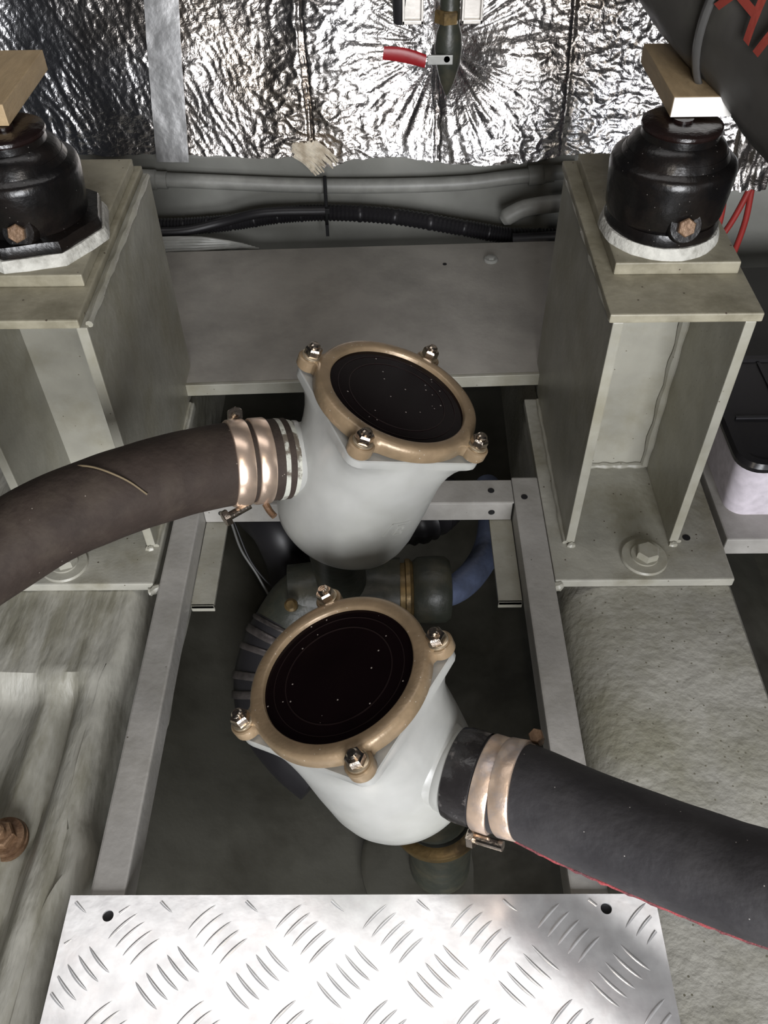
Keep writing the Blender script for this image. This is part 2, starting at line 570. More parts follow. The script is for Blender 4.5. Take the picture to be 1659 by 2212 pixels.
# ================================================================== CROSS SHELF
sh = thing('cross_shelf', (0.0, 0.91, 0.022), 'broad dark grey steel shelf crossing behind both brackets, front edge bare and lit', 'shelf')
mb = MB()
SK = Matrix.Translation((0, 0.915, 0)) @ Matrix.Rotation(radians(2.0), 4, 'Z') @ Matrix.Translation((0, -0.910, 0))
mb.box(-0.62, 0.372, 0.912, 1.245, 0.026, 0.031, SK)
mb.build('shelf_plate', M['shelf_paint'], sh, bevel=0.001)
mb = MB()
mb.box(0.3725, 0.85, 0.912, 1.150, 0.026, 0.0308, SK)  # rest of the shelf, its shade painted in as a near-black colour
tag(mb.build('shaded_shelf', M['shaded_shelf'], sh), 'shelf right of the right bracket, shade painted into its colour')
mb = MB()
mb.box(-0.62, 0.85, 0.906, 0.912, 0.013, 0.0312, SK)
mb.build('front_lip', M['steel_paint'], sh, bevel=0.0012)
mb = MB()
mt = frame((0.158, 1.203, 0.031), (0, 0, 1))
mb.lathe([(0.011, 0), (0.011, 0.0025), (0.0095, 0.004)], mt, 28)
hexprof(mb, mt, 0.0070, 0.004, 0.0075)
mb.build('bolt', M['pipe_grey'], sh, smooth=True)
mb = MB()
mb.lathe([(0.0032, 0), (0.0032, 0.0006)], frame((0.086, 1.193, 0.0311), (0, 0, 1)), 16)
mb.build('bolt_hole', M['black'], sh)

# ================================================================== FOIL BLANKET (back)
def foil_y(z):
    return 1.300 + 0.30 * (z - 0.15)


CENTRES = [(0.068, 0.275, 1.0), (-0.56, 0.50, 0.9)]


def ridge(q, p):
    return max(0.0, 1 - abs(q) * 2.2) ** p


def foil_disp(x, z):
    d = 0.0
    # pulled in round the valve, with pleats radiating from it
    dx, dz = x - 0.078, z - 0.292
    r = hypot(dx, dz) + 1e-4
    a = atan2(dz, dx)
    w = exp(-(r / 0.135) ** 4)
    d -= 0.020 * exp(-(r / 0.060) ** 2)
    g = min(1.0, r / 0.035) * w
    ca, sa = cos(a), sin(a)
    d += g * 0.0026 * noise.noise(Vector((ca * 9.0, sa * 9.0, r * 7 + 3)))
    d += g * 0.0019 * noise.noise(Vector((ca * 21.0, sa * 21.0, r * 16)))
    d += g * 0.0008 * noise.noise(Vector((ca * 44.0, sa * 44.0, r * 40)))
    # sparse sharp diagonal creases on the left
    wl = smoothstep(-0.15, -0.24, x)
    u = (x + 0.62) * 0.86 + (z - 0.5) * 0.50
    v = -(x + 0.62) * 0.50 + (z - 0.5) * 0.86
    q = noise.noise(Vector((u * 44 + 1.4 * nz(v * 14, u * 14, 3), v * 9, 1.0)))
    q1 = noise.noise(Vector((u * 95, v * 22, 5.0)))
    d += wl * (0.0022 * ridge(q, 6) * (0.4 + nz(u * 9, v * 9, 4) * 1.2) + 0.0012 * ridge(q1, 4))
    # small ladder wrinkles either side of the seam
    xs0 = -0.117 - (z - 0.16) * 0.05
    ws = exp(-((x - xs0) / 0.055) ** 2)
    d += ws * 0.0016 * noise.noise(Vector((x * 18, z * 95, 2.0)))
    # gentle crumple elsewhere
    wm = (1 - 0.8 * wl) * (1 - 0.85 * w)
    q2 = noise.noise(Vector((x * 30, z * 38, 4.0)))
    q3 = noise.noise(Vector((x * 70, z * 105, 6.0)))
    d += wm * (0.0018 * ridge(q2, 2) + 0.0013 * ridge(q3, 2))
    d += 0.0006 * nz(x * 150, z * 150, 9)
    # broad quilting
    d += 0.010 * nz(x * 6.5 + 1.7, z * 6, 8) + 0.004 * nz(x * 15, z * 15, 12)
    # skew added so the right side mirrors the daylight and the left stays dark
    d += 0.075 * max(x, -0.55)
    # vertical seams
    for xs, dep, wd in ((xs0, 0.006, 0.0032), (0.262, 0.003, 0.003)):
        gg = (x - xs + 0.003 * nz(z * 30, xs))
        d -= dep * exp(-(gg / wd) ** 2)
    if z < 0.29:
        gg = x - (0.075 + 0.004 * nz(z * 35, 2) - (z - 0.15) * 0.03)
        d -= 0.006 * exp(-(gg / 0.0028) ** 2)
    return d


def foil_pt(x, z, off=0.0):
    return Vector((x, foil_y(z) - foil_disp(x, z) - off, z))


foil = thing('foil_insulation', (0.0, 1.335, 0.14), 'crinkled silver foil insulation blanket covering the hull at the back', 'insulation')
mb = MB()
X0, X1, Z1 = -0.90, 0.85, 0.62
NXF, NZF = 720, 240
rows = []
for j in range(NZF + 1):
    row = []
    for i in range(NXF + 1):
        x = X0 + (X1 - X0) * i / NXF
        zb = 0.1475 + 0.006 * nz(x * 14, 1.5) + 0.003 * nz(x * 60, 2.5)
        zb += 0.012 * smoothstep(0.20, 0.27, x) - 0.010 * exp(-((x + 0.10) / 0.03) ** 2)
        z = zb + (Z1 - zb) * (j / NZF) ** 1.15
        p = foil_pt(x, z)
        row.append(p)
    if j == 0:
        rows.append([Vector((p.x, 1.344, p.z + 0.004)) for p in row])
        rows.append([Vector((p.x, p.y + 0.010, p.z - 0.001)) for p in row])
    rows.append(row)
mb.loft(rows, close=False, cap0=False, cap1=False)
mb.build('foil_skin', M['foil'], foil, smooth=True, auto=radians(80))


def strip_on_foil(name, pts, w, mname, off=0.002, ny=40):
    m_ = MB()
    rr = []
    for j in range(ny + 1):
        t = j / ny
        k = t * (len(pts) - 1)
        a = min(int(k), len(pts) - 2)
        f = k - a
        cx = pts[a][0] * (1 - f) + pts[a + 1][0] * f
        cz = pts[a][1] * (1 - f) + pts[a + 1][1] * f
        row = []
        for i in range(9):
            x = cx + w * (i / 8 - 0.5) + 0.0008 * nz(cz * 60, i * 3)
            y = foil_y(cz) - 0.5 * foil_disp(x, cz) - off - 0.0035
            row.append((x, y, cz))
        for i in reversed(range(9)):
            row.append((row[i][0], row[i][1] + 0.0008, row[i][2]))
        rr.append(row)
    m_.loft(rr)
    return m_.build(name, M[mname], foil, smooth=True)


strip_on_foil('tape_strip', [(-0.355, 0.52), (-0.318, 0.37), (-0.325, 0.27), (-0.332, 0.146)], 0.050, 'tape', 0.003)
strip_on_foil('tape_strip', [(0.195, 0.55), (0.185, 0.37), (0.190, 0.16)], 0.045, 'foil', 0.001)
# tuft of torn blanket hanging at the lower edge
mb = MB()
for k in range(44):
    a = random.uniform(-0.35, 0.35)
    x0 = -0.132 + random.uniform(-0.014, 0.024)
    z0 = 0.166 + random.uniform(-0.008, 0.012)
    L = random.uniform(0.018, 0.036)
    p0 = Vector((x0, foil_y(z0) - 0.010 + random.uniform(-0.003, 0.003), z0))
    p1 = p0 + Vector((L * 0.55, -0.004, -L * 0.35))
    p2 = p0 + Vector((L * 0.95, -0.003, -L * 0.85 + a * 0.01))
    mb.tube([p0, p1, p2], lambda t: 0.0032 * (1 - 0.6 * t), 6, 3)
mb.build('torn_tuft', M['tuft'], foil, smooth=True)

# separate flap of foil hanging right of the right mount
mb = MB()
rows = []
for j in range(36):
    z = 0.36 - (0.36 - 0.200) * j / 35
    row = []
    for i in range(20):
        x = 0.432 + 0.052 * i / 19 + 0.012 * (j / 35)
        row.append(Vector((x, 1.085 + 0.006 * nz(x * 90, z * 20) + 0.003 * nz(x * 200, z * 80), z + 0.003 * nz(x * 120, 3) * (j / 35))))
    back = [p + Vector((0, 0.0012, 0)) for p in reversed(row)]
    rows.append(row + back)
mb.loft(rows)
tag(mb.build('foil_flap', M['foil'], smooth=True, auto=radians(60)),
    'small hanging flap of silver foil right of the right engine mount', 'foil')

# ================================================================== VALVE ON THE FOIL
vl = thing('drain_valve', (0.075, 1.27, 0.27), 'tarnished brass valve with a red lever at the top centre, against the foil', 'valve')
vy = 1.262
mb = MB()
mb.lathe([(0.002, -0.062), (0.010, -0.045), (0.017, -0.020), (0.019, 0.0), (0.017, 0.018), (0.013, 0.030), (0.013, 0.12)],
         frame((0.083, vy, 0.320), (0.0, 0.0, 1)), 24)
mb.build('body', M['oily_bronze'], vl, smooth=True)
mb = MB()
hexprof(mb, frame((0.080, vy, 0.352), (0, 0, 1), (0.3, 1, 0)), 0.0175, 0, 0.016)
mb.build('hex_collar', M['brass'], vl)
mb = MB()
mb.box(-0.006, 0.028, -0.002, 0.002, -0.005, 0.007, Matrix.Translation((0.060, vy - 0.022, 0.311)))
mb.tube([(0.080, vy - 0.024, 0.313), (0.080, vy - 0.010, 0.313)], 0.005, 12, 1)
mb.build('lever', M['lever_steel'], vl, bevel=0.0008)
mb = MB()
mtx = Matrix.Translation((0.054, vy - 0.022, 0.313)) @ Matrix.Rotation(radians(8), 4, 'Y')
rr = []
for k in range(12):
    t = k / 11
    x = -0.002 - 0.058 * t
    h = 0.0085 + 0.0010 * sin(t * 3)
    zc = -0.0035 * (1 - t) + 0.004 * sin(t * pi) * 0.6
    rr.append([mtx @ Vector((x, 0.0035 * cos(a) , zc + h * sin(a))) for a in [2 * pi * q / 16 for q in range(16)]])
mb.loft(rr)
mb.build('lever_sleeve', M['lever_red'], vl, smooth=True)
for xc in (0.034, 0.112):
    mb = MB()
    w, h, t_ = 0.014, 0.020, 0.0035
    for (a, b, c, d) in ((-w, w, -h, -h + t_ * 1.4), (-w, -w + t_, -h, h), (w - t_, w, -h, h), (-w, w, h - t_, h)):
        mb.box(xc + a, xc + b, vy - 0.012, vy - 0.004, 0.372 + c, 0.372 + d)
    mb.box(xc - w, xc + w, vy - 0.004, vy + 0.020, 0.352, 0.392)
    mb.build('clip', M['zinc'], vl, bevel=0.0008)
mb = MB()
mb.tube([(0.020, vy + 0.010, 0.350), (0.018, vy + 0.004, 0.40), (0.020, vy + 0.004, 0.47)], 0.012, 14, 4)
mb.build('side_pipe', M['black_plastic'], vl, smooth=True)

# ================================================================== SERVICES BEHIND THE SHELF
cp = thing('conduit_pipe', (-0.08, 1.325, 0.09), 'straight grey painted conduit pipe along the hull just under the foil', 'pipe')
cpts = [(-0.41, 1.328, 0.108), (-0.35, 1.328, 0.106), (-0.10, 1.328, 0.093), (0.10, 1.328, 0.094), (0.20, 1.328, 0.104), (0.30, 1.328, 0.114)]
mb = MB()
mb.tube(cpts, 0.0115, 20, 8)
mb.build('pipe', M['pipe_grey'], cp, smooth=True)
for (p, q) in ((Vector((-0.392, 1.327, 0.108)), Vector((-0.352, 1.327, 0.106))), (Vector((0.222, 1.327, 0.1065)), Vector((0.262, 1.327, 0.1105)))):
    mb = MB()
    d = (q - p).normalized()
    L = (q - p).length
    mb.lathe([(0.0155, 0), (0.0155, L * 0.55), (0.0135, L * 0.6), (0.0135, L)], frame(p, d, (0, 0, 1)), 20)
    mb.build('coupling', M['pipe_grey'], cp, smooth=True)

mb = MB()
bp_ = [(-0.44, 1.300, 0.046), (-0.415, 1.300, 0.042), (-0.334, 1.302, 0.040), (-0.256, 1.302, 0.046), (-0.18, 1.304, 0.056),
       (-0.10, 1.304, 0.060), (0.008, 1.304, 0.052), (0.12, 1.302, 0.032), (0.20, 1.300, 0.018), (0.29, 1.300, 0.016), (0.36, 1.300, 0.016)]
mb.tube(bp_, lambda t: 0.0125 + 0.0011 * (1 if int(t * 300) % 2 else -1), 18, 32)
tag(mb.build('corrugated_hose', M['black_plastic'], smooth=True), 'black corrugated hose sagging below the grey conduit', 'hose')
mb = MB()
mb.tube([(-0.44, 1.272, 0.050), (-0.40, 1.274, 0.046), (-0.33, 1.280, 0.044), (-0.27, 1.29, 0.052), (-0.2, 1.284, 0.071), (-0.10, 1.282, 0.074)],
        lambda t: 0.0075, 12, 8)
tag(mb.build('black_cable', M['black_plastic'], smooth=True), 'thin black cable lying along the left of the corrugated hose', 'cable')
mb = MB()
mb.tube([(0.20, 1.275, 0.020), (0.28, 1.270, 0.026), (0.36, 1.270, 0.026)], 0.014, 16, 8)
tag(mb.build('black_cable', M['black_plastic'], smooth=True), 'thick black cable beside the right bracket, under the cut grey pipe', 'cable')
# cut pipe stub
mb = MB()
sp = [(0.182, 1.288, 0.052), (0.196, 1.288, 0.062), (0.225, 1.290, 0.073), (0.30, 1.292, 0.080), (0.36, 1.292, 0.080)]
mb.tube(sp, lambda t: 0.0135 if t > 0.12 else 0.009 + 0.0045 * t / 0.12, 18, 8)
tag(mb.build('pipe_stub', M['pipe_grey'], smooth=True), 'cut off grey pipe stub ending left of the right bracket', 'pipe')
# cable tie
ct = thing('cable_tie', (-0.10, 1.29, 0.035), 'black cable tie looped round the conduit and the corrugated hose', 'cable tie')
mb = MB()
rr = [(-0.1002, 1.314, 0.116), (-0.0998, 1.308, 0.109), (-0.0995, 1.300, 0.092), (-0.0985, 1.286, 0.074), (-0.099, 1.284, 0.060), (-0.0995, 1.290, 0.044)]
mb.tube(rr, 0.0028, 8, 5)
mb.build('strap', M['black'], ct, smooth=True)
mb = MB()
mb.box(-0.105, -0.093, 1.279, 1.288, 0.070, 0.079)
mb.build('head', M['black'], ct, bevel=0.001)
mb = MB()
mb.box(-0.1015, -0.0965, 1.283, 1.286, 0.030, 0.050)
mb.build('tail', M['black'], ct)
# grey plastic wrap on left
mb = MB()
for k in range(5):
    z = 0.034 - 0.004 * k
    mb.tube([(-0.45, 1.262 - 0.004 * k, z + 0.002), (-0.36, 1.262 - 0.003 * k, z + 0.006), (-0.29 + 0.008 * k, 1.268, z + 0.002), (-0.235 + 0.006 * k, 1.272, z - 0.010 + 0.002 * k)],
            lambda t: 0.006 * (1 - 0.75 * t), 8, 6, wob=0.3)
tag(mb.build('plastic_sheet', M['pipe_grey'], smooth=True), 'crumpled grey plastic sheet scrap behind the shelf on the left', 'plastic sheet')

# red wires at the right
for k, (a, b) in enumerate((((0.447, 0.205), (0.452, 0.105)), ((0.484, 0.205), (0.454, 0.095)), ((0.486, 0.200), (0.490, 0.095)))):
    mb = MB()
    mb.tube([(a[0], 1.100 + 0.004 * k, a[1] + 0.03), (a[0], 1.100 + 0.004 * k, a[1]), ((a[0] + b[0]) / 2 + 0.003, 1.098 + 0.004 * k, (a[1] + b[1]) / 2),
             (b[0], 1.10 + 0.004 * k, b[1]), (b[0], 1.12, 0.036)], 0.0042, 10, 6)
    tag(mb.build('red_wire', M['red_wire'], smooth=True),
        ('straight red cable nearest the right engine mount, below the foil flap',
         'slanting red cable crossing between the two upright ones',
         'upright red cable at the right, farthest from the engine mount')[k], 'cable', 'red cables right of the right mount')

# ================================================================== FRAME IN THE BILGE WELL
fr = thing('bilge_frame', (-0.04, 0.45, -0.030), 'welded grey square tube frame around the bilge well, with a drilled cross channel', 'frame')
for (xa, xb) in ((-0.257, -0.227), (0.1475, 0.1795)):
    mb = MB()
    mb.box(xa, xb, 0.02, 0.756, -0.034, 0.0)
    mb.build('side_rail', M['frame_paint'], fr, bevel=0.0022)
mb = MB()
mb.box(-0.2265, 0.147, 0.7135, 0.7515, -0.003, 0.0)
mb.box(-0.2265, 0.1455, 0.7125, 0.7160, -0.030, -0.0005)
mb.box(-0.2265, 0.1455, 0.7485, 0.7520, -0.030, -0.0005)
cr_ = mb.build('cross_channel', M['frame_paint'], fr, bevel=0.0012)
for (x, y, z, ax) in ((0.121, 0.733, 0.0003, (0, 0, 1)), (0.160, 0.722, 0.0003, (0, 0, 1)), (0.121, 0.7122, -0.016, (0, -1, 0)),
                      (-0.205, 0.7122, -0.014, (0, -1, 0))):
    mb = MB()
    mb.lathe([(0.0040, -0.003), (0.0040, 0.0003)], frame((x, y, z), ax), 14)
    mb.build('drilled_hole', M['black'], cr_)
for (xa, xb, ya) in ((-0.2262, -0.200, 0.586), (0.1195, 0.1465, 0.588)):
    mb = MB()
    mb.box(xa, xb, ya, 0.7350, -0.0360, -0.0305)
    mb.box(xa, xb, ya, ya + 0.003, -0.041, -0.0305)
    mb.build('support_tab', M['steel_paint'], fr, bevel=0.0008)

# ================================================================== ENGINE BRACKETS
def weld_bead(mb, p, q, r=0.0035, n=26):
    p, q = Vector(p), Vector(q)
    pts = []
    for i in range(n + 1):
        t = i / n
        pts.append(p.lerp(q, t) + Vector((nz(t * 40, p.x * 9), nz(t * 40, 5 + p.y), nz(t * 40, 9))) * 0.0012)
    mb.tube(pts, lambda t: r * (1 + 0.22 * sin(t * n * 5)), 8, 1)


def bracket(name_loc, label, xl, xr, base_x0, base_x1, bolt_x, bolt_y, pad_y, top_x0, top_x1):
    b = thing('engine_bracket', name_loc, label, 'bracket', 'welded engine brackets on the bearers')
    y0, y1 = 0.647, 0.945
    P = M['steel_paint']
    MB().box(base_x0, base_x1, 0.594, 0.905, -0.012, 0.0).build('base_plate', M['steel_grimy2'], b, bevel=0.0018)
    MB().box(xl, xl + 0.010, y0, y1, 0.0, 0.300).build('side_plate', P, b, bevel=0.0012)
    MB().box(xr - 0.010, xr, y0, y1, 0.0, 0.300).build('side_plate', P, b, bevel=0.0012)
    MB().box(xl + 0.010, xr - 0.010, 0.775, 0.783, 0.0, 0.2995).build('web_plate', P, b)
    MB().box(top_x0, top_x1, y0 - 0.001, y1, 0.300, 0.309).build('top_plate', M['steel_grimy'], b, bevel=0.0015)
    MB().box(top_x0 + 0.014, top_x1 - 0.006, pad_y, y1 - 0.01, 0.309, 0.3215).build('pad_plate', M['steel_grimy'], b, bevel=0.0015)
    mb = MB()
    weld_bead(mb, (xl - 0.001, y0 + 0.004, 0.301), (xl - 0.001, y1 - 0.01, 0.301))
    weld_bead(mb, (xr + 0.001, y0 + 0.004, 0.301), (xr + 0.001, y1 - 0.01, 0.301))
    weld_bead(mb, (xl - 0.001, y0, 0.002), (xl - 0.001, 0.90, 0.002), 0.003)
    weld_bead(mb, (xr + 0.001, y0, 0.002), (xr + 0.001, 0.90, 0.002), 0.003)
    weld_bead(mb, (xr - 0.012, 0.773, 0.004), (xr - 0.012, 0.773, 0.296), 0.006)
    weld_bead(mb, (xl + 0.012, 0.773, 0.002), (xr - 0.012, 0.773, 0.002), 0.004)
    weld_bead(mb, (xl + 0.002, y0 - 0.002, 0.0), (xl + 0.010, y0 - 0.002, 0.0), 0.004, 6)
    weld_bead(mb, (xr - 0.010, y0 - 0.002, 0.0), (xr - 0.002, y0 - 0.002, 0.0), 0.004, 6)
    cx = base_x0 if name_loc[0] > 0 else base_x1
    weld_bead(mb, (cx - 0.004, 0.590, -0.010), (cx + 0.008, 0.592, -0.004), 0.005, 6)
    mb.build('weld_bead', P, b, smooth=True)
    mb = MB()
    mt_ = frame((bolt_x, bolt_y, 0.0), (0.03, -0.02, 1))
    mb.lathe([(0.0255, 0.0), (0.0262, 0.0018), (0.0250, 0.0042), (0.0165, 0.0045)], mt_, 40)
    w = mb.build('washer', P, b, smooth=True)
    mb = MB()
    mb.lathe([(0.0155, 0.0045), (0.0155, 0.0065)], mt_, 30)
    hexprof(mb, frame((bolt_x + 0.002, bolt_y, 0.0), (0.03, -0.02, 1), (1, 0.35, 0)), 0.0132, 0.0065, 0.0150)
    mb.build('hold_down_bolt', P, b, smooth=True, auto=radians(20))
    return b


br_r = bracket((0.26, 0.75, -0.012), 'grey welded steel engine bracket on the right bearer, open box front brightly lit', 0.1985, 0.3260,
               0.1800, 0.3770, 0.283, 0.625, 0.710, 0.1945, 0.3300)
mb = MB()
mb.lathe([(0.0045, 0), (0.0045, 0.0004)], frame((0.338, 0.655, 0.0001), (0, 0, 1)), 14)
mb.build('drilled_hole', M['black'], br_r)
br_l = bracket((-0.34, 0.75, -0.012), 'grey welded steel engine bracket on the left bearer, cut by the photo edge', -0.4060, -0.2700,
               -0.4650, -0.2640, -0.368, 0.622, 0.700, -0.4100, -0.2760)

# ================================================================== ENGINE MOUNTS
def engine_mount(cx, cy, label, base_rot, flange, base_label=None):
    t = thing('engine_mount', (cx, cy, 0.3215), label, 'engine mount', 'black rubber engine mounts')
    z0 = 0.3215
    # pale overspray pad
    mb = MB()
    k = 40
    def ring(sc, z, nseed):
        out = []
        for j in range(k):
            a = 2 * pi * j / k
            r = flange(a - base_rot) * sc * (1 + 0.03 * nz(cos(a) * 3, sin(a) * 3, nseed))
            out.append((cx + r * cos(a), cy + r * sin(a), z))
        return out
    mb.loft([ring(1.03, z0, 1), ring(1.02, z0 + 0.006, 1), ring(0.99, z0 + 0.011, 2)])
    mb.build('seat_pad', M['overspray'], t, smooth=True)
    mb = MB()
    mb.loft([ring(0.96, z0 + 0.011, 3), ring(0.97, z0 + 0.016, 3), ring(0.94, z0 + 0.022, 3)])
    mb.build('base_flange', M['mount_black'], t, smooth=True)
    mt_ = frame((cx, cy, z0), (0, 0, 1))
    mb = MB()
    mb.lathe([(0.051, 0.018), (0.0540, 0.026), (0.0560, 0.048), (0.0570, 0.064), (0.0560, 0.070), (0.0535, 0.0725),
              (0.048, 0.075), (0.045, 0.081)], mt_, 56)
    mb.build('rubber_body', M['mount_black'], t, smooth=True)
    mb = MB()
    mb.lathe([(0.045, 0.080), (0.0420, 0.086), (0.0380, 0.089), (0.0345, 0.091), (0.0340, 0.100)], mt_, 56)
    mb.build('cap', M['mount_black'], t, smooth=True)
    mb = MB()
    mb.lathe([(0.0345, 0.097), (0.0358, 0.099), (0.0354, 0.1015), (0.032, 0.103), (0.014, 0.103)], mt_, 56)
    mb.build('cap_washer', M['mount_rust'], t, smooth=True)
    mb = MB()
    mb.lathe([(0.009, 0.102), (0.009, 0.1055)], mt_, 16)
    mb.build('stud', M['mount_rust'], t, smooth=True)
    # boss and bolt at the front of the flange
    mb = MB()
    bc = Vector((cx + 0.006, cy - 0.044, z0 + 0.028))
    mb.lathe([(0.0175, -0.020), (0.0170, 0.006), (0.0140, 0.012), (0.0100, 0.012)], frame(bc, (0.05, -1, 0.35)), 24)
    bs = mb.build('bolt_boss', M['mount_black'], t, smooth=True)
    mb = MB()
    hexprof(mb, frame(bc + Vector((0, -0.011, 0.0035)), (0.05, -1, 0.35), (1, 0, 0.5)), 0.0085, 0, 0.006)
    mb.build('side_bolt', M['rust'], bs)
    return t


def round_flange(a):
    return 0.0565 - 0.002 * cos(2 * a)


def octo_flange(a):
    a = (a + pi / 8) % (pi / 4) - pi / 8
    return 0.066 / cos(a)


engine_mount(0.260, 0.772, 'glossy black rubber engine mount on the right bracket, pale overspray round its foot', 0, round_flange)
engine_mount(-0.342, 0.775, 'glossy black rubber engine mount on the left bracket, cut by the photo edge', 0.25, octo_flange)

# timber packing blocks on the mounts
mb = MB()
mb.box(0.2475, 0.301, 0.772, 0.900, 0.4275, 0.4445)
wb = tag(mb.build('wood_block', M['wood'], bevel=0.0008), 'pale wooden packing block with glare painted on its end, on the right mount', 'wood block')
mb = MB()
mb.box(0.2478, 0.3007, 0.7712, 0.7722, 0.4278, 0.4442)  # thin cap added to carry the front glare as white
ORIGIN[wb.name] = wb.location.copy()
tag(mb.build('lit_end_face', M['lit_end'], wb), 'glare painted white on the end face')
mb = MB()
mb.box(-0.410, -0.3340, 0.770, 0.900, 0.4275, 0.4460)
tag(mb.build('wood_block', M['wood'], bevel=0.0008), 'pale wooden packing block on the left mount at the photo edge', 'wood block')

# ================================================================== DARK SLEEVE, TOP RIGHT
A = Vector((0.196, 1.064, 0.646))
B = Vector((0.418, 0.722, 0.458))
ax = (B - A).normalized()
sl = thing('printed_sleeve', (0.33, 0.86, 0.46), 'large dark folded plastic sleeve with red print, hanging in at the top right', 'sleeve')
FB = frame(A, ax, (-1, 0, 0))
mb = MB()
rings = []
LS = (B - A).length + 0.06
for i in range(70):
    t = -0.12 + (LS + 0.12) * i / 69
    ring = []
    for j in range(64):
        a = 2 * pi * j / 64
        r = 0.100 + 0.0055 * nz(cos(a) * 2.2, sin(a) * 2.2, t * 9) + 0.004 * nz(cos(a) * 5, sin(a) * 5, t * 22)
        r -= 0.006 * exp(-((t - 0.17) / 0.007) ** 2)
        ring.append(FB @ Vector((r * cos(a), r * sin(a), t)))
    rings.append(ring)
mb.loft(rings)
mb.build('sleeve_body', M['bag'], sl, smooth=True)
mb = MB()
for (tc_, rr_, th_) in ((0.312, 0.1045, 0.0030),):
    rings = []
    for q in range(10):
        b_ = 2 * pi * q / 10
        rings.append([FB @ Vector(((rr_ + th_ * cos(b_)) * cos(2 * pi * j / 64), (rr_ + th_ * cos(b_)) * sin(2 * pi * j / 64), tc_ + 0.012 * sin(4 * pi * j / 64) + 0.0045 * sin(b_))) for j in range(64)])
    mb.loft(rings + [rings[0]], True, False, False)
tag(mb.build('cuff_hem', M['bag_hem'], sl, smooth=True), 'lighter grey cuff hem')


def on_sleeve(a, t, off=0.0015):
    return FB @ Vector(((0.102 + off) * cos(a), (0.102 + off) * sin(a), t))


# find angle facing the photographer
cmid = A + ax * 0.2
toc = (Vector((0, 0, 0.75)) - cmid)
loc = FB.to_3x3().inverted() @ toc
a_cam = atan2(loc.y, loc.x)


def sleeve_text(txt, size, a0, t0, flip=1):
    cu = bpy.data.curves.new('t', 'FONT')
    cu.body = txt
    cu.size = size
    cu.extrude = 0.0
    cu.resolution_u = 3
    to = bpy.data.objects.new('t', cu)
    col.objects.link(to)
    dg = bpy.context.evaluated_depsgraph_get()
    me = bpy.data.meshes.new_from_object(to.evaluated_get(dg))
    bm = bmesh.new()
    bm.from_mesh(me)
    bmesh.ops.subdivide_edges(bm, edges=[e for e in bm.edges if e.calc_length() > 0.008], cuts=3, use_grid_fill=False)
    bmesh.ops.triangulate(bm, faces=bm.faces)
    bm.verts.ensure_lookup_table()
    vs_ = []
    for v in bm.verts:
        vs_.append(on_sleeve(a0 + flip * v.co.y / 0.102, t0 + v.co.x, 0.006))
    fs_ = [tuple(v.index for v in f.verts) for f in bm.faces]
    bm.free()
    bpy.data.objects.remove(to)
    return vs_, fs_


SIDE = 1
vs_, fs_ = sleeve_text('AR', 0.070, radians(-17), 0.312, -1)
# ================================================================== SEA STRAINERS
def poly_radius(corner_angles, rc, rnd):
    """polar radius of a rounded polygon with corners at the given angles (radians)"""
    cs = sorted(corner_angles)
    core = [Vector(((rc - rnd) * cos(a), (rc - rnd) * sin(a))) for a in cs]
    n = len(core)

    def f(a):
        d = Vector((cos(a), sin(a)))
        best = 0.0
        for i in range(n):
            p, q = core[i], core[(i + 1) % n]
            e = (q - p).normalized()
            nn = Vector((e.y, -e.x))
            den = d.dot(nn)
            if den > 1e-6:
                t = (p.dot(nn) + rnd) / den
                h = d * t
                s_ = (h - p).dot(e)
                if 0 <= s_ <= (q - p).length:
                    best = max(best, t)
            bq = d.dot(p)
            disc = bq * bq - (p.length_squared - rnd * rnd)
            if disc >= 0:
                tt = bq + sqrt(disc)
                h = d * tt - p
                best = max(best, tt)
        return best
    return f


